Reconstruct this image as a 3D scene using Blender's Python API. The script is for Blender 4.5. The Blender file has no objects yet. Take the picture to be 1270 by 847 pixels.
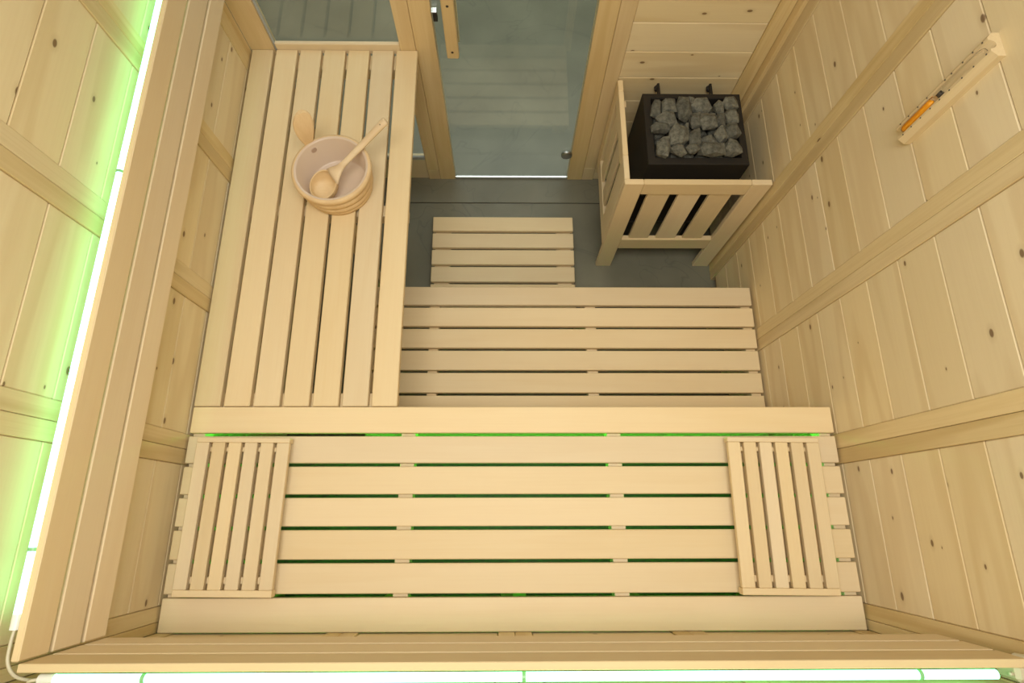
import bpy, bmesh, math, random
from mathutils import Vector, Matrix, noise

random.seed(7)
scene = bpy.context.scene
COL = scene.collection

# ------------------------------------------------------------------ camera
R = ((0.9999383094, -0.0020586061, 0.0109150972),      # right
     (-0.0012484231, 0.9556197550, 0.2946002806),      # up
     (0.0110371484, 0.2945957332, -0.9555582324))      # forward
cam_data = bpy.data.cameras.new('camera')
cam = bpy.data.objects.new('camera', cam_data)
COL.objects.link(cam)
cam_data.sensor_fit = 'HORIZONTAL'
cam_data.sensor_width = 36.0
cam_data.lens = 707.36 / 1270 * 36.0
cam_data.clip_start = 0.02
cam.matrix_world = Matrix(((R[0][0], R[1][0], -R[2][0], 0.0),
                           (R[0][1], R[1][1], -R[2][1], 0.0),
                           (R[0][2], R[1][2], -R[2][2], 2.248),
                           (0, 0, 0, 1)))
scene.camera = cam

# ------------------------------------------------------------------ world, lamps, exposure
scene.view_settings.view_transform = 'Standard'
scene.view_settings.look = 'None'
scene.view_settings.gamma = 1.0
scene.view_settings.use_curve_mapping = False
scene.view_settings.exposure = -0.05
world = bpy.data.worlds.new('world')
scene.world = world
world.use_nodes = True
world.node_tree.nodes['Background'].inputs[0].default_value = (1.0, 0.98, 0.94, 1)
world.node_tree.nodes['Background'].inputs[1].default_value = 0.40


def area(name, loc, size, power, color, rot=(0, 0, 0)):
    d = bpy.data.lights.new(name, 'AREA')
    d.shape = 'RECTANGLE'
    d.size, d.size_y = size
    d.energy = power
    d.color = color
    o = bpy.data.objects.new(name, d)
    o.location = loc
    o.rotation_euler = rot
    COL.objects.link(o)
    return o


area('hall_ceiling_light', (0.0, -0.02, 2.95), (1.3, 0.7), 37, (1.0, 0.965, 0.90))
area('outside_fill_light', (0.1, 2.75, 2.05), (1.8, 0.9), 27, (0.96, 1.0, 0.96))  # added fill, no real fixture: brightens the floor beyond the glass

# ------------------------------------------------------------------ materials
def new_mat(name):
    m = bpy.data.materials.new(name)
    m.use_nodes = True
    nt = m.node_tree
    return m, nt, nt.nodes['Principled BSDF']


def wood(name, axis, base, dark, knots=0.0, grain=0.25, rough=0.55, vary=0.1, figure=0.3):
    """procedural timber, grain running along the object's own axis"""
    m, nt, b = new_mat(name)
    N, L = nt.nodes, nt.links
    tc = N.new('ShaderNodeTexCoord')
    oi = N.new('ShaderNodeObjectInfo')
    rnd = N.new('ShaderNodeVectorMath'); rnd.operation = 'SCALE'
    rnd.inputs[0].default_value = (37.0, 53.0, 71.0)
    L.new(oi.outputs['Random'], rnd.inputs['Scale'])
    add = N.new('ShaderNodeVectorMath'); add.operation = 'ADD'
    L.new(tc.outputs['Object'], add.inputs[0]); L.new(rnd.outputs[0], add.inputs[1])

    def stretched(s_long, s_cross):
        mp = N.new('ShaderNodeMapping')
        sc = [s_cross] * 3
        sc['xyz'.index(axis)] = s_long
        mp.inputs['Scale'].default_value = sc
        L.new(add.outputs[0], mp.inputs['Vector'])
        return mp.outputs[0]

    def mixc(fac, a, bcol, mode='MIX'):
        mx = N.new('ShaderNodeMix'); mx.data_type = 'RGBA'; mx.blend_type = mode
        if isinstance(fac, float): mx.inputs[0].default_value = fac
        else: L.new(fac, mx.inputs[0])
        for s, v in ((6, a), (7, bcol)):
            if isinstance(v, tuple): mx.inputs[s].default_value = v + (1,) if len(v) == 3 else v
            else: L.new(v, mx.inputs[s])
        return mx.outputs[2]

    def ramp(src, lo, hi, a=0.0, bb=1.0):
        r = N.new('ShaderNodeMapRange'); r.inputs[1].default_value = lo; r.inputs[2].default_value = hi
        r.inputs[3].default_value = a; r.inputs[4].default_value = bb
        L.new(src, r.inputs[0]); return r.outputs[0]

    # broad figure: noise contours stretched along the grain
    n1 = N.new('ShaderNodeTexNoise'); n1.inputs['Scale'].default_value = 1.0
    n1.inputs['Detail'].default_value = 2.0
    L.new(stretched(1.1, 11.0), n1.inputs['Vector'])
    mul = N.new('ShaderNodeMath'); mul.operation = 'MULTIPLY'; mul.inputs[1].default_value = 14.0
    L.new(n1.outputs[0], mul.inputs[0])
    fr = N.new('ShaderNodeMath'); fr.operation = 'SINE'; L.new(mul.outputs[0], fr.inputs[0])
    fig = ramp(fr.outputs[0], 0.35, 1.0, 0.0, figure)
    n2 = N.new('ShaderNodeTexNoise'); n2.inputs['Scale'].default_value = 1.0
    n2.inputs['Detail'].default_value = 3.0
    L.new(stretched(5.0, 190.0), n2.inputs['Vector'])
    fine = ramp(n2.outputs[0], 0.42, 0.72, 0.0, grain)
    n3 = N.new('ShaderNodeTexNoise'); n3.inputs['Scale'].default_value = 1.0
    L.new(stretched(1.6, 4.0), n3.inputs['Vector'])
    blot = ramp(n3.outputs[0], 0.35, 0.75, 0.0, 0.35)
    c = mixc(blot, base, tuple(0.5 * (x + y) for x, y in zip(base, dark)))
    c = mixc(fig, c, dark)
    c = mixc(fine, c, dark)
    if knots > 0:
        vo = N.new('ShaderNodeTexVoronoi'); vo.inputs['Scale'].default_value = 1.0
        vo.voronoi_dimensions = '2D'
        sx = N.new('ShaderNodeSeparateXYZ'); L.new(stretched(7.0, 13.0), sx.inputs[0])
        cx = N.new('ShaderNodeCombineXYZ')
        L.new(sx.outputs['xyz'.index(axis)], cx.inputs[0]); L.new(sx.outputs[2 if axis != 'z' else 1], cx.inputs[1])
        L.new(cx.outputs[0], vo.inputs['Vector'])
        sep = N.new('ShaderNodeSeparateColor'); L.new(vo.outputs['Color'], sep.inputs[0])
        on = N.new('ShaderNodeMath'); on.operation = 'LESS_THAN'; on.inputs[1].default_value = knots
        L.new(sep.outputs[0], on.inputs[0])
        size = ramp(sep.outputs[1], 0.0, 1.0, 0.018, 0.068)
        dv = N.new('ShaderNodeMath'); dv.operation = 'DIVIDE'
        L.new(vo.outputs['Distance'], dv.inputs[0]); L.new(size, dv.inputs[1])
        core = ramp(dv.outputs[0], 0.75, 1.1, 0.85, 0.0)
        halo = ramp(dv.outputs[0], 1.0, 2.6, 0.3, 0.0)
        for f, colr in ((halo, tuple(x * 0.8 for x in dark)), (core, (0.16, 0.085, 0.035))):
            mm = N.new('ShaderNodeMath'); mm.operation = 'MULTIPLY'
            L.new(f, mm.inputs[0]); L.new(on.outputs[0], mm.inputs[1])
            c = mixc(mm.outputs[0], c, colr)
    # each board has its own tone
    hv = N.new('ShaderNodeHueSaturation')
    L.new(ramp(oi.outputs['Random'], 0.0, 1.0, 1.0 - vary, 1.0 + vary * 0.6), hv.inputs['Value'])
    L.new(c, hv.inputs['Color'])
    wn = N.new('ShaderNodeTexWhiteNoise'); wn.noise_dimensions = '1D'
    L.new(oi.outputs['Random'], wn.inputs['W'])
    L.new(ramp(wn.outputs['Value'], 0.0, 1.0, 0.93, 1.08), hv.inputs['Saturation'])
    L.new(hv.outputs[0], b.inputs['Base Color'])
    b.inputs['Roughness'].default_value = rough
    b.inputs['Specular IOR Level'].default_value = 0.3
    bp = N.new('ShaderNodeBump'); bp.inputs['Strength'].default_value = 0.12
    bp.inputs['Distance'].default_value = 0.001
    L.new(n2.outputs[0], bp.inputs['Height']); L.new(bp.outputs[0], b.inputs['Normal'])
    return m


ASPEN = dict(base=(0.78, 0.63, 0.385), dark=(0.67, 0.475, 0.235), knots=0.0, grain=0.12, vary=0.09, figure=0.12)
PINE = dict(base=(0.80, 0.665, 0.405), dark=(0.63, 0.46, 0.23), knots=0.40, grain=0.10, vary=0.05, figure=0.36)
BATT = dict(base=(0.75, 0.60, 0.33), dark=(0.52, 0.36, 0.15), knots=0.03, grain=0.22, vary=0.07, figure=0.45)
M = {}
for ax in 'xyz':
    M['aspen_' + ax] = wood('aspen_' + ax, ax, **ASPEN)
    M['pine_' + ax] = wood('pine_' + ax, ax, **PINE)
    M['batten_' + ax] = wood('batten_' + ax, ax, **BATT)
M['post_z'] = wood('post_z', 'z', (0.73, 0.565, 0.305), (0.58, 0.40, 0.18), knots=0.0, grain=0.2, figure=0.35, vary=0.05)
M['timer_wood'] = wood('timer_wood', 'z', (0.72, 0.57, 0.32), (0.55, 0.39, 0.18), grain=0.2, vary=0.02)
M['bucket_wood'] = wood('bucket_wood', 'z', (0.76, 0.56, 0.31), (0.6, 0.39, 0.18), grain=0.2, figure=0.3, vary=0.02)
M['ladle_wood'] = wood('ladle_wood', 'x', (0.80, 0.62, 0.37), (0.62, 0.42, 0.2), grain=0.15, figure=0.5, vary=0.02)


def plain(name, col, rough=0.5, metal=0.0, spec=0.5, bump=None):
    m, nt, b = new_mat(name)
    b.inputs['Base Color'].default_value = col + (1,)
    b.inputs['Roughness'].default_value = rough
    b.inputs['Metallic'].default_value = metal
    b.inputs['Specular IOR Level'].default_value = spec
    if bump:
        n = nt.nodes.new('ShaderNodeTexNoise'); n.inputs['Scale'].default_value = bump[0]
        bp = nt.nodes.new('ShaderNodeBump'); bp.inputs['Strength'].default_value = bump[1]
        bp.inputs['Distance'].default_value = 0.002
        nt.links.new(n.outputs[0], bp.inputs['Height']); nt.links.new(bp.outputs[0], b.inputs['Normal'])
    return m


M['black_steel'] = plain('black_steel', (0.020, 0.017, 0.013), 0.55, 0.0, 0.3, (400, 0.15))
M['black_plastic'] = plain('black_plastic', (0.02, 0.018, 0.018), 0.4)
M['chrome'] = plain('chrome', (0.45, 0.46, 0.45), 0.35, 1.0)
M['seal'] = plain('seal', (0.40, 0.42, 0.40), 0.5, 0.0)
M['cream_plastic'] = plain('cream_plastic', (0.62, 0.57, 0.40), 0.4)
M['white_plastic'] = plain('white_plastic', (0.85, 0.86, 0.8), 0.35)
M['liner'] = plain('liner', (0.66, 0.52, 0.385), 0.28, 0.0, 0.5)
M['sand'] = plain('sand', (0.95, 0.38, 0.01), 0.5)
M['ink'] = plain('ink', (0.06, 0.045, 0.03), 0.6)
M['screw_hole'] = plain('screw_hole', (0.04, 0.025, 0.015), 0.7)
M['liner_spot'] = plain('screw_cap', (0.5, 0.36, 0.27), 0.4)


def mat_glass(name, col, rough=0.0, ior=1.5):
    m, nt, b = new_mat(name)
    b.inputs['Base Color'].default_value = col + (1,)
    b.inputs['Roughness'].default_value = rough
    b.inputs['Transmission Weight'].default_value = 1.0
    b.inputs['IOR'].default_value = ior
    return m


M['door_glass'] = mat_glass('door_glass', (0.89, 0.96, 0.89))
M['tube_glass'] = mat_glass('tube_glass', (0.97, 0.97, 0.95), 0.0, 1.12)


def mat_emit(name, col, s):
    m, nt, b = new_mat(name)
    b.inputs['Base Color'].default_value = (0.8, 0.9, 0.8, 1)
    b.inputs['Emission Color'].default_value = col + (1,)
    b.inputs['Emission Strength'].default_value = s
    return m


M['led'] = mat_emit('led', (0.21, 1.0, 0.50), 4.4)
M['led_dim'] = mat_emit('led_dim', (0.05, 1.0, 0.04), 14.0)


def mat_floor():
    m, nt, b = new_mat('grey_floor_tile')
    N, L = nt.nodes, nt.links
    tc = N.new('ShaderNodeTexCoord')
    n = N.new('ShaderNodeTexNoise'); n.inputs['Scale'].default_value = 3.5; n.inputs['Detail'].default_value = 6
    L.new(tc.outputs['Object'], n.inputs['Vector'])
    r = N.new('ShaderNodeValToRGB')
    r.color_ramp.elements[0].position = 0.3; r.color_ramp.elements[0].color = (0.150, 0.143, 0.098, 1)
    r.color_ramp.elements[1].position = 0.72; r.color_ramp.elements[1].color = (0.225, 0.216, 0.152, 1)
    L.new(n.outputs[0], r.inputs[0])
    # thin pale and dark scratches like veins
    v = N.new('ShaderNodeTexNoise'); v.inputs['Scale'].default_value = 2.2; v.inputs['Detail'].default_value = 3
    v.inputs['Distortion'].default_value = 1.2
    L.new(tc.outputs['Object'], v.inputs['Vector'])
    a = N.new('ShaderNodeMath'); a.operation = 'SUBTRACT'; a.inputs[1].default_value = 0.5
    L.new(v.outputs[0], a.inputs[0])
    ab = N.new('ShaderNodeMath'); ab.operation = 'ABSOLUTE'; L.new(a.outputs[0], ab.inputs[0])
    mr = N.new('ShaderNodeMapRange'); mr.inputs[1].default_value = 0.0; mr.inputs[2].default_value = 0.006
    mr.inputs[3].default_value = 0.35; mr.inputs[4].default_value = 0.0
    L.new(ab.outputs[0], mr.inputs[0])
    mx = N.new('ShaderNodeMix'); mx.data_type = 'RGBA'
    L.new(mr.outputs[0], mx.inputs[0]); L.new(r.outputs[0], mx.inputs[6])
    mx.inputs[7].default_value = (0.09, 0.09, 0.07, 1)
    L.new(mx.outputs[2], b.inputs['Base Color'])
    b.inputs['Roughness'].default_value = 0.42
    return m


M['floor'] = mat_floor()
M['grout'] = plain('grout', (0.03, 0.03, 0.024), 0.9)
M['panel_back'] = plain('panel_back', (0.42, 0.30, 0.16), 0.8)
M['hall_wall'] = plain('hall_wall', (0.55, 0.56, 0.53), 0.8)


def mat_stone():
    m, nt, b = new_mat('heater_stone')
    N, L = nt.nodes, nt.links
    tc = N.new('ShaderNodeTexCoord'); oi = N.new('ShaderNodeObjectInfo')
    n = N.new('ShaderNodeTexNoise'); n.inputs['Scale'].default_value = 60; n.inputs['Detail'].default_value = 6
    n.inputs['Roughness'].default_value = 0.75
    L.new(tc.outputs['Object'], n.inputs['Vector'])
    r = N.new('ShaderNodeValToRGB')
    r.color_ramp.elements[0].position = 0.35; r.color_ramp.elements[0].color = (0.055, 0.054, 0.040, 1)
    r.color_ramp.elements[1].position = 0.72; r.color_ramp.elements[1].color = (0.215, 0.21, 0.160, 1)
    L.new(n.outputs[0], r.inputs[0])
    hv = N.new('ShaderNodeHueSaturation')
    mr = N.new('ShaderNodeMapRange'); mr.inputs[3].default_value = 0.8; mr.inputs[4].default_value = 1.25
    L.new(oi.outputs['Random'], mr.inputs[0]); L.new(mr.outputs[0], hv.inputs['Value'])
    L.new(r.outputs[0], hv.inputs['Color']); L.new(hv.outputs[0], b.inputs['Base Color'])
    b.inputs['Roughness'].default_value = 0.85
    bp = N.new('ShaderNodeBump'); bp.inputs['Strength'].default_value = 0.6; bp.inputs['Distance'].default_value = 0.002
    L.new(n.outputs[0], bp.inputs['Height']); L.new(bp.outputs[0], b.inputs['Normal'])
    return m


M['stone'] = mat_stone()

# ------------------------------------------------------------------ object helpers
def link(name, mesh, mat, parent=None, loc=(0, 0, 0)):
    """loc is in world metres; parents here are never rotated or scaled"""
    o = bpy.data.objects.new(name, mesh)
    COL.objects.link(o)
    if mat is not None and not mesh.materials:
        mesh.materials.append(M[mat])
    w = Vector(loc)
    if parent is not None:
        o.parent = parent
        q = parent
        while q is not None:
            w = w - q.location
            q = q.parent
    o.location = w
    return o


def tag(o, label=None, cat=None, group=None, kind=None):
    if label: o['label'] = label
    if cat: o['category'] = cat
    if group: o['group'] = group
    if kind: o['kind'] = kind
    return o


def root(name, loc, label=None, cat=None, group=None, kind=None):
    o = bpy.data.objects.new(name, None)
    COL.objects.link(o)
    o.location = loc
    o.empty_display_size = 0.05
    return tag(o, label, cat, group, kind)


_cache = {}


def box_mesh(sx, sy, sz, bev, mat):
    key = (round(sx, 4), round(sy, 4), round(sz, 4), bev, mat)
    if key in _cache: return _cache[key]
    bm = bmesh.new()
    bmesh.ops.create_cube(bm, size=1.0)
    bmesh.ops.scale(bm, vec=(sx, sy, sz), verts=bm.verts)
    if bev > 0:
        bmesh.ops.bevel(bm, geom=bm.edges[:], offset=min(bev, 0.45 * min(sx, sy, sz)), segments=1, affect='EDGES')
    me = bpy.data.meshes.new('board')
    bm.to_mesh(me); bm.free()
    me.materials.append(M[mat])
    _cache[key] = me
    return me


def box(name, x, y, z, mat, parent=None, bev=0.0015):
    """x, y, z are (from, to) in world metres"""
    s = [abs(a[1] - a[0]) for a in (x, y, z)]
    c = [(a[0] + a[1]) / 2 for a in (x, y, z)]
    return link(name, box_mesh(*s, bev, mat), mat, parent, c)


def bm_to(name, bm, mat, parent=None, loc=(0, 0, 0), smooth=False):
    me = bpy.data.meshes.new(name)
    bmesh.ops.recalc_face_normals(bm, faces=bm.faces)
    if smooth:
        for f in bm.faces: f.smooth = True
    bm.to_mesh(me); bm.free()
    me.materials.append(M[mat])
    return link(name, me, mat, parent, loc)


def lathe(profile, seg=48, close=False):
    """profile of (radius, z); returns bmesh about the origin"""
    bm = bmesh.new()
    rings = []
    for r, z in profile:
        if r < 1e-5:
            rings.append([bm.verts.new((0, 0, z))])
        else:
            rings.append([bm.verts.new((r * math.cos(2 * math.pi * i / seg), r * math.sin(2 * math.pi * i / seg), z)) for i in range(seg)])
    pairs = list(zip(rings[:-1], rings[1:]))
    if close: pairs.append((rings[-1], rings[0]))
    for a, b in pairs:
        for i in range(seg):
            j = (i + 1) % seg
            if len(a) == 1 and len(b) == 1: continue
            if len(a) == 1: bm.faces.new((a[0], b[i], b[j]))
            elif len(b) == 1: bm.faces.new((a[i], a[j], b[0]))
            else: bm.faces.new((a[i], a[j], b[j], b[i]))
    return bm


def tube_along(points, radius, seg=10):
    """round tube through points; radius may be a list"""
    bm = bmesh.new()
    rings = []
    n = len(points)
    P = [Vector(p) for p in points]
    up = Vector((0, 0, 1))
    prev = None
    for i in range(n):
        d = (P[min(i + 1, n - 1)] - P[max(i - 1, 0)]).normalized()
        if prev is None:
            a = d.cross(up if abs(d.z) < 0.9 else Vector((1, 0, 0))).normalized()
        else:
            a = (prev - d * prev.dot(d)).normalized()
        prev = a
        b = d.cross(a)
        r = radius[i] if isinstance(radius, (list, tuple)) else radius
        rings.append([bm.verts.new(P[i] + a * r * math.cos(2 * math.pi * k / seg) + b * r * math.sin(2 * math.pi * k / seg)) for k in range(seg)])
    for A, B in zip(rings[:-1], rings[1:]):
        for k in range(seg):
            bm.faces.new((A[k], A[(k + 1) % seg], B[(k + 1) % seg], B[k]))
    bm.faces.new(rings[0]); bm.faces.new(rings[-1])
    return bm


# ------------------------------------------------------------------ dimensions (metres, measured from the photograph)
XL, XR = -0.835, 0.880          # wall panel faces
YB, YF = -0.262, 1.4594         # back wall face, front frame face
PP, Z0 = 0.11535, 0.048         # panel plank pitch, first plank
ZT = 2.10                       # top of the walls
NP = 18
H1, H2, H3 = 0.7435, 0.3677, 0.0637
P1, W1 = 0.0778, 0.0675         # slat pitch and width

# ------------------------------------------------------------------ floor
floor = box('floor', (-2.4, 2.4), (-0.6, 4.4), (-0.06, -0.006), 'grout', None, 0)
tag(floor, 'dark grey stone-look tiled floor inside and outside the sauna', kind='structure')
def tile(x0, x1, y0, y1):
    box('floor_tile', (x0 + .002, x1 - .002), (y0 + .002, y1 - .002), (-0.006, 0.0), 'floor', floor, 0.001)
tile(-1.124, 1.276, YB - 0.1, 0.137)
tile(-1.124, 1.276, 0.137, 1.339)
for r_, y0 in enumerate((1.339, 2.539, 3.739)):
    xs = (-2.4, -1.724, -0.524, 0.676, 1.876, 2.4) if r_ % 2 == 0 else (-2.324, -1.124, 0.076, 1.276, 2.4)
    for a, b in zip(xs[:-1], xs[1:]):
        tile(a, b, y0, min(y0 + 1.2, 4.35))

# ------------------------------------------------------------------ side and back walls: horizontal planks between vertical battens
def side_wall(name, face, out, label):
    """face: x of plank faces, out: +1 when the wall body lies towards +x"""
    t = 0.018
    def xr(proud): return (face - out * proud, face + out * t)
    slab = box(name, (face + out * t, face + out * (t + 0.035)), (YB - 0.06, YF + 0.03), (0.0, ZT), 'panel_back', None, 0)
    tag(slab, label, kind='structure')
    panels = ((-0.203, 0.1325), (0.2095, 0.5515), (0.6285, 0.9685), (1.0485, 1.381))
    for y0, y1 in panels:
        for k in range(NP):
            z0 = Z0 + k * PP
            z1 = min(z0 + PP, ZT)
            box('plank', xr(0.0), (y0, y1), (z0 + 0.0004, z1 - 0.0004), 'pine_y', slab, 0.0022)
    seams = [(-0.262, -0.2385), (-0.2375, -0.2035), (0.133, 0.1705), (0.1715, 0.209), (0.552, 0.5895), (0.5905, 0.628),
             (0.969, 1.008), (1.009, 1.048), (1.3815, 1.430), (1.431, YF)]
    for y0, y1 in seams:
        box('batten', xr(0.003), (y0, y1), (0.0, ZT), 'batten_z', slab, 0.0012)
    return slab


wall_left = side_wall('wall_left', XL, -1, 'left sauna wall of pale pine planks between vertical battens')
wall_right = side_wall('wall_right', XR, 1, 'right sauna wall of pale knotty pine planks between vertical battens')

wall_back = box('wall_back', (XL - 0.05, XR + 0.05), (YB - 0.06, YB - 0.02), (0, ZT), 'panel_back', None, 0)
tag(wall_back, 'back sauna wall of pine planks behind the upper bench', kind='structure')
bx = [(-0.831, -0.795), (-0.425, -0.388), (-0.387, -0.350), (-0.0165, 0.0225), (0.0235, 0.063), (0.40, 0.437), (0.438, 0.475), (0.84, 0.876)]
for a, b in bx:
    box('batten', (a, b), (YB - 0.02, YB), (0, ZT), 'batten_z', wall_back, 0.0012)
for a, b in ((-0.794, -0.426), (-0.349, -0.0175), (0.064, 0.399), (0.476, 0.839)):
    for k in range(NP):
        z0 = Z0 + k * PP
        box('plank', (a, b), (YB - 0.02, YB - 0.003), (z0 + .0004, min(z0 + PP, ZT) - .0004), 'pine_x', wall_back, 0.0022)

# ------------------------------------------------------------------ front wall, window and door
wall_front = box('wall_front', (0.392, XR + 0.02), (YF + 0.022, YF + 0.045), (0, ZT), 'panel_back', None, 0)
tag(wall_front, 'front sauna wall with knotty planks behind the heater, right of the door', kind='structure')
for k in range(NP):
    z0 = Z0 + k * PP
    box('plank', (0.3925, 0.8155), (YF + 0.004, YF + 0.022), (z0 + .0004, min(z0 + PP, ZT) - .0004), 'pine_x', wall_front, 0.0022)
box('plank', (0.3925, 0.8155), (YF + 0.004, YF + 0.022), (0.0, Z0), 'pine_x', wall_front, 0.002)
box('batten', (0.816, 0.8635), (YF, YF + 0.022), (0, ZT), 'batten_z', wall_front, 0.0012)
box('corner_post', (0.8645, 0.878), (1.4285, YF + 0.02), (0, ZT), 'post_z', wall_front, 0.0012)
for nm, a, b, z0 in (('door_post', -0.2935, -0.2275, 0), ('door_post', 0.2765, 0.341, 0), ('frame_board', 0.342, 0.392, 0.088), ('frame_board', -0.345, -0.2945, 0.071),
                     ('frame_board', -0.8325, -0.755, 0)):
    box(nm, (a, b), (YF, YF + 0.042), (z0, ZT), 'post_z', wall_front, 0.0015)
box('frame_block', (0.342, 0.392), (YF, YF + 0.042), (0, 0.087), 'post_z', wall_front, 0.0015)
box('frame_block', (-0.345, -0.2945), (YF, YF + 0.042), (0, 0.070), 'post_z', wall_front, 0.0015)
box('bottom_rail', (-0.755, -0.3455), (YF + 0.006, YF + 0.042), (0, 0.138), 'aspen_x', wall_front, 0.0015)
box('head_rail', (-0.755, 0.2765), (YF, YF + 0.042), (1.97, ZT), 'aspen_x', wall_front, 0.0015)

window = box('window_1', (-0.755, -0.3455), (YF + 0.014, YF + 0.022), (0.14, 1.97), 'door_glass', None, 0)
tag(window, 'tall fixed tinted glass pane beside the door, behind the side bench', kind='structure')
box('glazing_bead', (-0.755, -0.3455), (YF + 0.004, YF + 0.0135), (0.139, 0.157), 'seal', window, 0.001)
box('glazing_bead', (-0.7545, -0.748), (YF + 0.006, YF + 0.0135), (0.157, 1.97), 'seal', window, 0.001)
box('cross_rail', (-0.7475, -0.3455), (YF - 0.0005, YF + 0.0135), (0.725, 0.768), 'aspen_x', window, 0.003)

door = box('door_1', (-0.226, 0.275), (YF + 0.006, YF + 0.014), (0.012, 1.96), 'door_glass', None, 0)
tag(door, 'frameless grey tinted glass sauna door', kind='structure')
box('bottom_seal', (-0.226, 0.275), (YF + 0.002, YF + 0.018), (0.003, 0.012), 'seal', door, 0.001)
h = box('handle', (-0.1905, -0.1525), (1.423, 1.447), (0.745, 1.17), 'post_z', door, 0.003)
h['label'] = 'upright wooden grip bar'
h2 = box('handle', (-0.1905, -0.1525), (1.492, 1.516), (0.745, 1.17), 'post_z', door, 0.003)
for zz in (0.773, 0.9455, 1.12):
    bm = lathe([(0, 0.0), (0.0042, 0.0), (0.0042, 0.001), (0, 0.001)], 14)
    bmesh.ops.rotate(bm, verts=bm.verts, cent=(0, 0, 0), matrix=Matrix.Rotation(math.pi / 2, 3, 'X'))
    bm_to('screw_hole', bm, 'screw_hole', h, (-0.172, 1.4235, zz))
for zz in (0.79, 1.125):
    bm = lathe([(0, 0), (0.006, 0), (0.006, 0.0185), (0, 0.0185)], 12)
    bmesh.ops.rotate(bm, verts=bm.verts, cent=(0, 0, 0), matrix=Matrix.Rotation(-math.pi / 2, 3, 'X'))
    bm_to('handle_spacer', bm, 'chrome', h, (-0.1715, 1.447, zz))
lt = box('door_catch', (-0.222, -0.209), (1.449, 1.4654), (0.866, 0.899), 'black_plastic', door, 0.001)
box('catch_plate', (-0.2255, -0.209), (1.447, 1.4654), (0.900, 0.903), 'chrome', lt, 0.0005)
bm = lathe([(0, 0), (0.021, 0), (0.023, 0.003), (0.023, 0.012), (0.020, 0.014), (0, 0.014)], 32)
bmesh.ops.rotate(bm, verts=bm.verts, cent=(0, 0, 0), matrix=Matrix.Rotation(math.pi / 2, 3, 'X'))
hg = bm_to('hinge_disc', bm, 'chrome', door, (0.2555, 1.4654, 0.186), True)
bm = lathe([(0, 0), (0.021, 0), (0.023, 0.003), (0.023, 0.012), (0.020, 0.014), (0, 0.014)], 32)
bmesh.ops.rotate(bm, verts=bm.verts, cent=(0, 0, 0), matrix=Matrix.Rotation(math.pi / 2, 3, 'X'))
bm_to('hinge_disc', bm, 'chrome', door, (0.2555, 1.4654, 1.79), True)

hall = box('wall_hall', (-2.4, 2.4), (4.36, 4.42), (0, 2.6), 'hall_wall', None, 0)
tag(hall, 'plain grey wall of the hall beyond the sauna door', kind='structure')

# ------------------------------------------------------------------ benches
def slats_x(parent, x0, x1, yfront, z, n, pitch=P1, w=W1, t=0.021):
    for k in range(n):
        y1 = yfront - k * pitch
        box('slat', (x0, x1), (y1 - w, y1), (z - t, z), 'aspen_x', parent, 0.002)


ub = root('upper_bench', (0.02, 0.01, 0), 'wide upper bench of seven pale slats along the back wall', 'bench')
slats_x(ub, -0.827, 0.871, 0.2816, H1, 6, P1, 0.0690)
box('slat', (-0.827, 0.871), (-0.2612, 0.2816 - 6 * P1), (H1 - 0.021, H1), 'aspen_x', ub, 0.002)
for a, b in ((-0.827, -0.796), (-0.277, -0.2395), (0.270, 0.307), (0.8405, 0.871)):
    box('bearer', (a, b), (-0.254, 0.262), (H1 - 0.066, H1 - 0.0212), 'aspen_y', ub, 0.0015)
box('light_baffle', (-0.820, 0.868), (0.263, 0.2795), (H2 + 0.001, H1 - 0.0212), 'aspen_x', ub, 0.0015)  # unseen board added to keep the green tube's light off the low bench
for xx in (-0.80, 0.02, 0.825):
    box('leg', (xx, xx + 0.04), (-0.250, -0.210), (0.0, H1 - 0.0665), 'aspen_z', ub, 0.002)

sb = root('side_bench', (-0.56, 0.9, 0), 'left bench of seven lengthwise slats reaching the front window, bucket standing on it', 'bench')
for k in range(7):
    x0 = -0.827 + k * 0.0782
    box('slat', (x0, x0 + 0.0685), (0.2835, 1.4585), (H1 - 0.021, H1), 'aspen_y', sb, 0.002)
for y0, y1 in ((1.40, 1.4575), (0.862, 0.899), (0.285, 0.323)):
    box('bearer', (-0.824, -0.296), (y0, y1), (H1 - 0.066, H1 - 0.0212), 'aspen_x', sb, 0.0015)
for yy in (1.41, 0.862):
    for xx in ((-0.822, -0.52) if yy < 1 else (-0.822,)):
        box('leg', (xx, xx + 0.04), (yy, yy + 0.04), (0.0, H1 - 0.0665), 'aspen_z', sb, 0.002)

lb = root('lower_bench', (0.28, 0.5, 0), 'low step bench of crosswise slats below the upper bench', 'bench')
slats_x(lb, -0.46, 0.871, 0.7826, H2, 7, 0.0785, 0.0685)
for a, b in ((-0.458, -0.425), (-0.268, -0.2345), (0.281, 0.318), (0.838, 0.871)):
    box('bearer', (a, b), (0.250, 0.765), (H2 - 0.06, H2 - 0.0212), 'aspen_y', lb, 0.0015)
for xx in (-0.456, 0.281, 0.836):
    for yy in (0.72, 0.26):
        box('leg', (xx, xx + 0.034), (yy, yy + 0.036), (0.0, H2 - 0.0605), 'aspen_z', lb, 0.002)

db = root('duckboard', (-0.012, 1.0, 0), 'slatted wooden floor mat on the grey tiles between door and low bench', 'floor mat')
for k in range(6):
    y1 = 1.2327 - k * P1
    box('slat', (-0.311, 0.287), (y1 - 0.0665, y1), (H3 - 0.021, H3), 'aspen_x', db, 0.002)
for a, b in ((-0.300, -0.2365), (0.2165, 0.276)):
    box('bearer', (a, b), (0.785, 1.222), (0.0, H3 - 0.0212), 'aspen_y', db, 0.0015)

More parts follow.
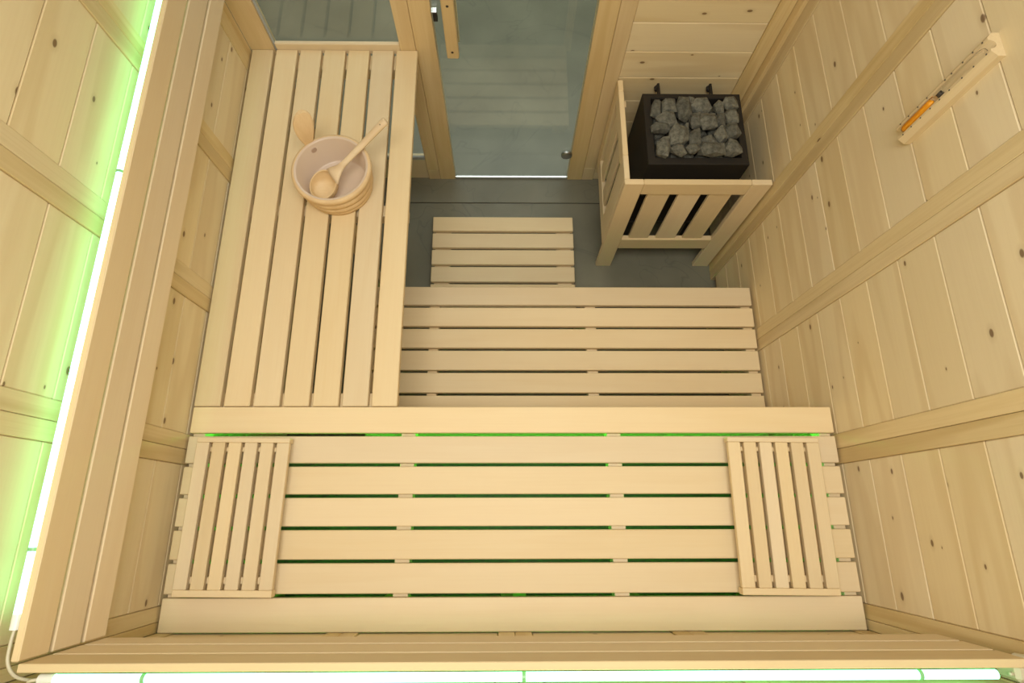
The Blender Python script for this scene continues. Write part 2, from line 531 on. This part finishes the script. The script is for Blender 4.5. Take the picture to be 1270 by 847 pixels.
# ------------------------------------------------------------------ backrests (three boards each, on short cleats)
ZB = ((1.0055, 1.0665), (1.0745, 1.1435), (1.1505, 1.2165))
bl = root('wooden_backrest', (-0.80, 0.6, 1.0), 'three-board wooden backrest along the left wall, lit tube behind its top edge', 'backrest')
for z0, z1 in ZB:
    box('board', (-0.793, -0.780), (-0.2205, 1.385), (z0, z1), 'aspen_y', bl, 0.0022)
for y0 in (-0.14, 0.30, 0.76, 1.22):
    box('cleat', (-0.8318, -0.7932), (y0, y0 + 0.04), (1.012, 1.10), 'aspen_z', bl, 0.001)
bb = root('wooden_backrest', (0.03, -0.235, 1.0), 'three-board wooden backrest along the back wall below the camera', 'backrest')
for z0, z1 in ZB:
    box('board', (-0.779, 0.855), (-0.2355, -0.2225), (z0, z1), 'aspen_x', bb, 0.0012)
for x0 in (-0.70, -0.24, 0.26, 0.76):
    box('cleat', (x0, x0 + 0.04), (-0.2615, -0.2357), (1.012, 1.10), 'aspen_z', bb, 0.001)

# ------------------------------------------------------------------ LED tubes
def led_tube(name, a, b, joints, r, mat, label, ends=(1, 1)):
    A, B = Vector(a), Vector(b)
    t = root(name, (A + B) / 2, label, 'light tube')
    d = (B - A).normalized()
    bm = tube_along([A - (A + B) / 2, B - (A + B) / 2], r, 16)
    for f in bm.faces: f.smooth = len(f.verts) == 4
    me = bpy.data.meshes.new('diffuser'); bmesh.ops.recalc_face_normals(bm, faces=bm.faces); bm.to_mesh(me); bm.free()
    me.materials.append(M[mat]); link('diffuser', me, mat, t, (A + B) / 2)
    for j in joints:
        c = A.lerp(B, j)
        bm = tube_along([-d * 0.003, d * 0.003], r * 1.12, 16)
        bm_to('joint_ring', bm, 'led_ring', t, c)
    for e, c, s in ((ends[0], A, -1), (ends[1], B, 1)):
        if e:
            bm = tube_along([-d * 0.012, d * 0.012], [r * 1.08, r * 1.08], 16)
            bm_to('end_cap', bm, 'white_plastic', t, c + d * s * 0.0125)
    return t


M['led_ring'] = plain('led_ring', (0.25, 0.55, 0.25), 0.4)
ZL = 1.206
led_l = led_tube('led_tube', (-0.8045, -0.150, ZL), (-0.8045, 1.36, ZL), (0.066, 0.556), 0.0072, 'led',
                 'glowing green-white tube behind the left wall backrest')
led_b = led_tube('led_tube', (-0.722, -0.2465, ZL), (0.802, -0.2465, ZL), (0.093, 0.4935, 0.917), 0.0072, 'led',
                 'glowing green-white tube behind the back wall backrest, along the bottom edge', (1, 0))
led_u = led_tube('led_tube', (-0.78, 0.235, 0.655), (0.825, 0.235, 0.655), (), 0.008, 'led_dim',
                 'green light tube under the upper bench slats, seen through the gaps')


def cable(parent, pts, r=0.0028):
    # smooth the polyline
    P = [Vector(p) for p in pts]
    out = []
    for i in range(len(P) - 1):
        p0, p1, p2, p3 = P[max(i - 1, 0)], P[i], P[i + 1], P[min(i + 2, len(P) - 1)]
        for s in range(6):
            t = s / 6
            out.append(0.5 * ((2 * p1) + (-p0 + p2) * t + (2 * p0 - 5 * p1 + 4 * p2 - p3) * t * t + (-p0 + 3 * p1 - 3 * p2 + p3) * t ** 3))
    out.append(P[-1])
    o = Vector(pts[0])
    bm = tube_along([p - o for p in out], r, 8)
    return bm_to('cable', bm, 'cream_plastic', parent, o, True)


cable(led_l, [(-0.8045, -0.172, ZL), (-0.803, -0.195, ZL + 0.004), (-0.797, -0.222, ZL + 0.008), (-0.785, -0.243, ZL), (-0.765, -0.254, ZL - 0.02)])
cable(led_b, [(-0.745, -0.2465, ZL), (-0.757, -0.2475, ZL + 0.006), (-0.763, -0.252, ZL - 0.004), (-0.765, -0.255, ZL - 0.05)])
cable(led_b, [(0.825, -0.2465, ZL), (0.832, -0.2465, ZL - 0.004), (0.838, -0.2465, ZL - 0.01)], 0.003)
dv = box('power_adapter', (0.832, 0.872), (-0.2590, -0.231), (1.165, 1.213), 'cream_plastic', None, 0.006)
tag(dv, 'small cream plastic power adapter at the right end of the bottom tube', 'adapter')
bm = tube_along([(0, 0, 0), (0.0, 0.002, 0.03)], 0.009, 16)
bm_to('plug', bm, 'cream_plastic', dv, (0.858, -0.2285, 1.185), False)

# ------------------------------------------------------------------ headrests on the upper bench
def headrest(cx, rot, label):
    W, L_ = 0.2345, 0.374
    t = root('headrest', (cx, 0.008, H1), label, 'headrest', 'slatted headrests on the upper bench')
    def place(name, xa, xb, ya, yb_, z0, z1, mat):
        me = box_mesh(xb - xa, yb_ - ya, z1 - z0, 0.0015, mat)
        o = bpy.data.objects.new(name, me); COL.objects.link(o); o.parent = t
        o.location = ((xa + xb) / 2, (ya + yb_) / 2, (z0 + z1) / 2)
    sw, gap = 0.0318, 0.00874
    for k in range(6):
        xa = -W / 2 + k * (sw + gap)
        place('slat', xa, xa + sw, -L_ / 2 + 0.016, L_ / 2 - 0.0125, 0.026, 0.040, 'aspen_y')
    place('end_board', -W / 2, W / 2, L_ / 2 - 0.0122, L_ / 2, 0.014, 0.040, 'aspen_x')
    place('end_board', -W / 2, W / 2, -L_ / 2, -L_ / 2 + 0.0157, 0.014, 0.040, 'aspen_x')
    place('crossbar', -W / 2 + 0.014, W / 2 - 0.014, L_ / 2 - 0.034, L_ / 2 - 0.022, 0.0, 0.0258, 'aspen_x')
    place('crossbar', -W / 2 + 0.014, W / 2 - 0.014, -L_ / 2 + 0.028, -L_ / 2 + 0.044, 0.0, 0.0258, 'aspen_x')
    t.rotation_euler.z = math.radians(rot)
    return t


headrest(-0.6670, -0.5, 'slatted wooden headrest at the left end of the upper bench')
headrest(0.6840, -0.6, 'slatted wooden headrest at the right end of the upper bench')

# ------------------------------------------------------------------ bucket and ladle
BX, BY = -0.496, 0.947
bk = root('sauna_bucket', (BX, BY, H1), 'round wooden bucket with pinkish liner and upright paddle handle, on the left bench', 'bucket')
bm = lathe([(0.099, 0.100), (0.108, 0.1005), (0.1125, 0.098), (0.1135, 0.088), (0.1085, 0.078), (0.1010, 0.0755), (0.1070, 0.072), (0.1085, 0.060), (0.1055, 0.050),
            (0.0965, 0.0485), (0.1030, 0.045), (0.1045, 0.033), (0.1005, 0.023), (0.0930, 0.0215), (0.0985, 0.018), (0.0965, 0.003), (0.092, 0.0003), (0, 0.0003)], 64)
bm_to('bucket_wall', bm, 'bucket_wood', bk, (BX, BY, H1), True)
bm = lathe([(0.1045, 0.1012), (0.0995, 0.1012), (0.0975, 0.099), (0.088, 0.012), (0.084, 0.008), (0, 0.008)], 64)
bm_to('liner', bm, 'liner', bk, (BX, BY, H1), True)
# paddle handle: a tall stave widening to a rounded blade
bm = bmesh.new()
prof = []
for k in range(25):
    s = 1 - (1 - k / 24) ** 1.25
    z = 0.03 + s * 0.158
    if s < 0.42: w = 0.015 - 0.003 * math.sin(s / 0.42 * math.pi)
    else:
        q = (s - 0.42) / 0.58
        w = 0.0125 + 0.0160 * math.sin(min(q / 0.66, 1.0) * math.pi / 2) if q < 0.66 else 0.0285 * max(0.0, 1 - ((q - 0.66) / 0.345) ** 2) ** 0.42
    prof.append((max(w, 0.001), z, s))
ang = math.radians(130)
rd = Vector((math.cos(ang), math.sin(ang), 0))
ang2 = math.radians(118)
tg, nm = Vector((-math.sin(ang2), math.cos(ang2), 0)), Vector((math.cos(ang2), math.sin(ang2), 0))
ringsP = []
for w, z, s in prof:
    q = max(0.0, (z - 0.085) / 0.10)
    c = rd * 0.1125 + Vector((0.004 * q, 0.030 * q * q, z))
    th = 0.006
    ringsP.append([bm.verts.new(c + tg * a * w + nm * b * th) for a, b in ((1, .5), (.8, 1), (-.8, 1), (-1, .5), (-1, -.5), (-.8, -1), (.8, -1), (1, -.5))])
for A, B in zip(ringsP[:-1], ringsP[1:]):
    for k in range(8): bm.faces.new((A[k], A[(k + 1) % 8], B[(k + 1) % 8], B[k]))
bm.faces.new(ringsP[0]); bm.faces.new(ringsP[-1])
bm_to('handle', bm, 'bucket_wood', bk, (BX, BY, H1), False)
bm = lathe([(0, 0), (0.0085, 0), (0.0085, 0.002), (0, 0.002)], 20)
bmesh.ops.rotate(bm, verts=bm.verts, cent=(0, 0, 0), matrix=Matrix.Rotation(math.pi / 2, 3, 'Y'))
bmesh.ops.rotate(bm, verts=bm.verts, cent=(0, 0, 0), matrix=Matrix.Rotation(ang + math.pi, 3, 'Z'))
bm_to('handle_bolt', bm, 'liner_spot', bk, Vector((BX, BY, H1 + 0.080)) + rd * 0.0955)

# ladle: round bowl resting in the bucket, handle over the rim
P0, P1_ = Vector((-0.5265, 0.922, 0.792)), Vector((-0.334, 1.053, 0.912))
dl = (P1_ - P0).normalized()
side = dl.cross(Vector((0, 0, 1))).normalized()
upv = side.cross(dl).normalized()
la = root('ladle', P0, 'wooden ladle lying in the bucket with its round handle over the rim', 'ladle')
prof = [(a_ * 1.22, b_ * 1.15) for a_, b_ in [(0.0, -0.026), (0.014, -0.0245), (0.026, -0.018), (0.0335, -0.007), (0.0368, 0.006), (0.0364, 0.008), (0.0332, 0.008), (0.0322, 0.0), (0.0285, -0.010), (0.021, -0.0165), (0.012, -0.0195), (0.0, -0.0205)]]
bm = lathe(prof, 40)
for e in bm.edges:
    if all(v.co.z > 0.0085 for v in e.verts): e.smooth = False
tlt = Matrix((side, dl, upv)).transposed()
nb = (Matrix.Rotation(math.radians(-8), 3, side) @ tlt)
bmesh.ops.transform(bm, matrix=nb.to_4x4(), verts=bm.verts)
bm_to('ladle_bowl', bm, 'ladle_wood', la, P0, True)
bm = bmesh.new()
Lh = (P1_ - P0).length
rg = []
for s, w, th, up in ((0.036, 0.0270, 0.0080, 0.001), (0.048, 0.0215, 0.0080, 0.004), (0.068, 0.0120, 0.0075, 0.004), (0.085, 0.0080, 0.0072, 0.004), (0.12, 0.0078, 0.0072, 0.003),
                     (0.17, 0.0088, 0.0075, 0.002), (Lh - 0.02, 0.0100, 0.0080, 0.001), (Lh - 0.004, 0.0102, 0.0080, 0.0), (Lh, 0.0088, 0.0066, 0.0)):
    c = dl * s + upv * up
    rg.append([bm.verts.new(c + side * w * 1.22 * math.cos(2 * math.pi * k / 16) + upv * th * math.sin(2 * math.pi * k / 16)) for k in range(16)])
for A, B in zip(rg[:-1], rg[1:]):
    for k in range(16): bm.faces.new((A[k], A[(k + 1) % 16], B[(k + 1) % 16], B[k]))
bm.faces.new(rg[0]); bm.faces.new(rg[-1])
lh = bm_to('ladle_handle', bm, 'ladle_wood', la, P0, True)
bm = lathe([(0, 0), (0.0016, 0), (0.0016, 0.0012), (0, 0.0012)], 12)
bmesh.ops.transform(bm, matrix=tlt.to_4x4(), verts=bm.verts)
bm_to('hanging_hole', bm, 'screw_hole', lh, P0 + dl * (Lh - 0.018) + upv * 0.0078 - side * (-0.002))

# ------------------------------------------------------------------ heater, stones and guard
HX0, HX1, HY0, HY1, HZ = 0.466, 0.799, 1.103, 1.382, 0.642
ht = root('sauna_heater', ((HX0 + HX1) / 2, (HY0 + HY1) / 2, 0.2), 'black electric sauna heater filled with stones, in the right front corner', 'heater')
bm = bmesh.new()
def ring(x0, x1, y0, y1, z): return [bm.verts.new(v) for v in ((x0, y0, z), (x1, y0, z), (x1, y1, z), (x0, y1, z))]
ox = Vector((HX0, HY0, 0))
w_, d_ = HX1 - HX0, HY1 - HY0
r0 = ring(0.03, w_ - 0.03, 0.03, d_, 0.20); r1 = ring(0, w_, 0, d_, 0.27); r2 = ring(0, w_, 0, d_, HZ - 0.002); r2b = ring(0.002, w_ - 0.002, 0.002, d_ - 0.002, HZ)
r3 = ring(0.0245, w_ - 0.022, 0.0245, d_ - 0.018, HZ); r4 = ring(0.0265, w_ - 0.024, 0.0265, d_ - 0.020, HZ - 0.003); r5 = ring(0.0265, w_ - 0.024, 0.0265, d_ - 0.020, HZ - 0.075)
for A, B in ((r0, r1), (r1, r2), (r2, r2b), (r2b, r3), (r3, r4), (r4, r5)):
    for k in range(4): bm.faces.new((A[k], A[(k + 1) % 4], B[(k + 1) % 4], B[k]))
bm.faces.new(r0); bm.faces.new(r5)
bm_to('heater_casing', bm, 'black_steel', ht, ox)
for xx in (0.537, 0.722):
    b_ = box('wall_bracket', (xx - 0.004, xx + 0.004), (1.3822, YF + 0.0035), (0.585, 0.600), 'black_steel', ht, 0.001)
    bm = lathe([(0, 0), (0.010, 0), (0.010, 0.012), (0.006, 0.016), (0, 0.016)], 16)
    bmesh.ops.rotate(bm, verts=bm.verts, cent=(0, 0, 0), matrix=Matrix.Rotation(math.pi / 2, 3, 'X'))
    bm_to('bracket_knob', bm, 'black_plastic', b_, (xx, YF + 0.0035, 0.580))
for xx in (0.49, 0.745):
    for yy in (1.14, 1.35):
        box('foot', (xx, xx + 0.025), (yy, yy + 0.02), (0, 0.2), 'black_steel', ht, 0.001)

ST = [(0.506, 1.312, 0.020, 0.030, 'back row', 'first from the left'), (0.548, 1.323, 0.025, 0.030, 'back row', 'second from the left'), (0.594, 1.302, 0.027, 0.046, 'back row', 'third from the left, large and oval'),
      (0.660, 1.321, 0.038, 0.038, 'back row', 'fourth from the left, the broadest'), (0.716, 1.316, 0.018, 0.026, 'back row', 'fifth from the left'), (0.750, 1.328, 0.027, 0.026, 'back row', 'in the right corner'),
      (0.538, 1.262, 0.038, 0.028, 'second row', 'first from the left'), (0.627, 1.257, 0.020, 0.034, 'second row', 'second from the left, narrow'), (0.672, 1.252, 0.031, 0.034, 'second row', 'third from the left, blocky'),
      (0.716, 1.266, 0.018, 0.028, 'second row', 'fourth from the left'), (0.752, 1.279, 0.026, 0.029, 'second row', 'last at the right rim'), (0.514, 1.238, 0.036, 0.020, 'third row', 'flat one at the left rim'),
      (0.569, 1.204, 0.035, 0.046, 'third row', 'big pointed one left of the middle'), (0.622, 1.189, 0.023, 0.034, 'third row', 'wedge in the middle'), (0.666, 1.184, 0.028, 0.021, 'third row', 'small one right of the middle'),
      (0.708, 1.210, 0.025, 0.029, 'third row', 'second from the right'), (0.746, 1.219, 0.025, 0.030, 'third row', 'last at the right rim'), (0.518, 1.166, 0.023, 0.038, 'front row', 'tall one in the left corner'),
      (0.565, 1.145, 0.028, 0.018, 'front row', 'second from the left'), (0.611, 1.148, 0.024, 0.020, 'front row', 'third from the left'), (0.673, 1.150, 0.044, 0.026, 'front row', 'longest of all'),
      (0.742, 1.153, 0.028, 0.030, 'front row', 'in the right corner'), (0.511, 1.339, 0.014, 0.012, 'back row', 'tiny one wedged in the left corner'), (0.600, 1.230, 0.010, 0.032, 'third row', 'thin upright sliver'),
      (0.622, 1.336, 0.018, 0.016, 'back row', 'small one between the two largest'), (0.694, 1.283, 0.014, 0.016, 'second row', 'small dark one behind the blocky stone')]


def rock(rx, ry, rz, seed):
    rn = random.Random(seed)
    bm = bmesh.new()
    n = 15
    for i in range(n):
        z = 1 - 2 * (i + 0.5) / n
        a = i * 2.39996 + rn.uniform(-0.35, 0.35)
        q = math.sqrt(max(0, 1 - z * z))
        s = rn.uniform(0.78, 1.16)
        x, y = q * math.cos(a) * s, q * math.sin(a) * s
        # squarer outline
        m_ = max(abs(x), abs(y), 1e-6); e = (m_ / max(math.hypot(x, y), 1e-6)); f = 1 + (1 / max(e, 0.5) - 1) * 0.55
        bm.verts.new((x * f * rx, y * f * ry, z * rz * s))
    r_ = bmesh.ops.convex_hull(bm, input=bm.verts)
    bmesh.ops.delete(bm, geom=[g for g in r_['geom_interior'] if isinstance(g, bmesh.types.BMVert)], context='VERTS')
    bmesh.ops.bevel(bm, geom=bm.edges[:], offset=min(rx, ry) * 0.03, segments=1, affect='EDGES')
    bmesh.ops.rotate(bm, verts=bm.verts, cent=(0, 0, 0), matrix=Matrix.Rotation(rn.uniform(-0.25, 0.25), 3, 'Z'))
    return bm


for i, (x, y, rx, ry, row, pos) in enumerate(ST):
    rz = 0.6 * (rx + ry) * 0.75
    zc = 0.655 + ((i * 37) % 11 - 5) * 0.0012 - (0.006 if rx < 0.017 else 0)
    o = bm_to('heater_stone', rock(rx * 1.10, ry * 1.10, min(rz, 0.030), 100 + i), 'stone', None, (x, y, zc))
    tag(o, 'grey stone on the heater, %s, %s' % (row, pos), 'stone', 'grey stones on top of the heater')
base_mesh = None
k = 0
for yy in (1.158, 1.203, 1.248, 1.293, 1.332):
    for xx in (0.518, 0.566, 0.612, 0.658, 0.704, 0.745):
        k += 1
        bm = rock(0.0215, 0.0215, 0.022, 300 + k)
        o = bm_to('heater_stone', bm, 'stone', None, (xx, yy, 0.606))
        tag(o, 'covered lower heater stone, %s from left, %s row from front' % (('first', 'second', 'third', 'fourth', 'fifth', 'last')[(k - 1) % 6], ('first', 'second', 'third', 'fourth', 'last')[(k - 1) // 6]), 'stone', 'grey stones in the lower layer of the heater')

GZ = 0.632
gd = root('heater_guard', (0.63, 1.2, 0), 'pale wooden slatted guard rail around the heater', 'heater guard')
YG = 1.034
box('leg', (0.387, 0.4500), (YG, YG + 0.020), (0, GZ), 'aspen_z', gd, 0.002)
box('leg', (0.804, 0.8705), (YG, YG + 0.020), (0, GZ), 'aspen_z', gd, 0.002)
box('top_rail', (0.4506, 0.8034), (YG, YG + 0.020), (0.5687, GZ), 'aspen_x', gd, 0.002)
box('bottom_rail', (0.4506, 0.8034), (YG, YG + 0.020), (0.168, 0.2445), 'aspen_x', gd, 0.002)
for a, b in ((0.4785, 0.5535), (0.5835, 0.6585), (0.688, 0.7635)):
    box('slat', (a, b), (YG + 0.006, YG + 0.018), (0.2449, 0.5683), 'aspen_z', gd, 0.0015)
# side panel facing the door
XS = (0.387, 0.405)
box('stile', XS, (YG + 0.0205, YG + 0.111), (0.168, GZ), 'aspen_z', gd, 0.002)
box('stile', XS, (1.400, 1.447), (0.168, GZ), 'aspen_z', gd, 0.002)
box('top_rail', XS, (YG + 0.1115, 1.3995), (0.575, GZ), 'aspen_y', gd, 0.002)
box('bottom_rail', XS, (YG + 0.1115, 1.3995), (0.168, 0.235), 'aspen_y', gd, 0.002)
for a, b in ((1.187, 1.254), (1.296, 1.362)):
    box('slat', (0.390, 0.400), (a, b), (0.2354, 0.5746), 'aspen_z', gd, 0.0015)
box('cleat', (0.4055, 0.418), (1.36, 1.385), (0.57, 0.60), 'aspen_z', gd, 0.001)

# ------------------------------------------------------------------ sand timer on the right wall
TY0, TY1, TZ0, TZ1 = 0.772, 0.827, 1.198, 1.447
XW = XR - 0.0002
tm = root('sand_timer', (XW, 0.80, (TZ0 + TZ1) / 2), 'wooden sauna sand timer with orange sand on the right wall', 'timer')
TW = (TY1 - TY0) / 2 - 0.002; TD = 0.024
pr = [(-TW, 0.0), (-TW, 0.014), (-TW + 0.011, TD), (-0.0095, TD)]
pr += [(0.0095 * -math.cos(a), TD - 0.013 * math.sin(a)) for a in [math.pi * q / 8 for q in range(1, 8)]]
pr += [(0.0095, TD), (TW - 0.011, TD), (TW, 0.014), (TW, 0.0)]
bm = bmesh.new()
lo = [bm.verts.new((-d, y, -(TZ1 - TZ0) / 2)) for y, d in pr]
hi = [bm.verts.new((-d, y, (TZ1 - TZ0) / 2)) for y, d in pr]
n = len(pr)
for k in range(n):
    bm.faces.new((lo[k], lo[(k + 1) % n], hi[(k + 1) % n], hi[k]))
bm.faces.new(lo); bm.faces.new(hi)
bmesh.ops.triangulate(bm, faces=[f for f in bm.faces if len(f.verts) > 4])
bm_to('timer_block', bm, 'timer_wood', tm, (XW, 0.7995, (TZ0 + TZ1) / 2))
zm = 1.322
def gl(zs): return [(0.0, zs[0])] + [(r, z) for r, z in zs[1]] + [(0.0, zs[2])]
R_ = 0.0080
prof = [(0, -0.112), (R_ * .7, -0.110), (R_, -0.104), (R_, -0.016), (R_ * .6, -0.007), (0.0018, 0.0), (R_ * .6, 0.007), (R_, 0.016), (R_, 0.104), (R_ * .7, 0.110), (0, 0.112)]
bm_to('glass_tube', lathe(prof, 24), 'tube_glass', tm, (XW - 0.0190, 0.7995, zm), True)
R2 = R_ * 0.97
prof = [(0, -0.1105), (R2 * .7, -0.109), (R2, -0.103), (R2, -0.030), (R2 * .95, -0.026), (0, -0.018)]
bm_to('sand', lathe(prof, 24), 'sand', tm, (XW - 0.0190, 0.7995, zm), True)
bm = lathe([(0.0022, -0.006), (0.0052, -0.005), (0.0052, 0.005), (0.0022, 0.006)], 16, True)
bm_to('neck_collar', bm, 'ink', tm, (XW - 0.0190, 0.7995, zm), True)
for sgn, zs in ((1, (1.436, 1.414, 1.390, 1.362, 1.345, 1.295, 1.268, 1.240, 1.214)), (-1, (1.437, 1.408, 1.380, 1.348, 1.322, 1.296, 1.268, 1.240, 1.214))):
    for zz in zs:
        bm = lathe([(0, 0), (0.0017, 0), (0.0017, 0.0006), (0, 0.0006)], 10)
        bmesh.ops.rotate(bm, verts=bm.verts, cent=(0, 0, 0), matrix=Matrix.Rotation(-math.pi / 2, 3, 'Y'))
        bm_to('tick_mark', bm, 'ink', tm, (XW - TD, 0.7995 + sgn * 0.0132, zz))
bpy.context.view_layer.update()
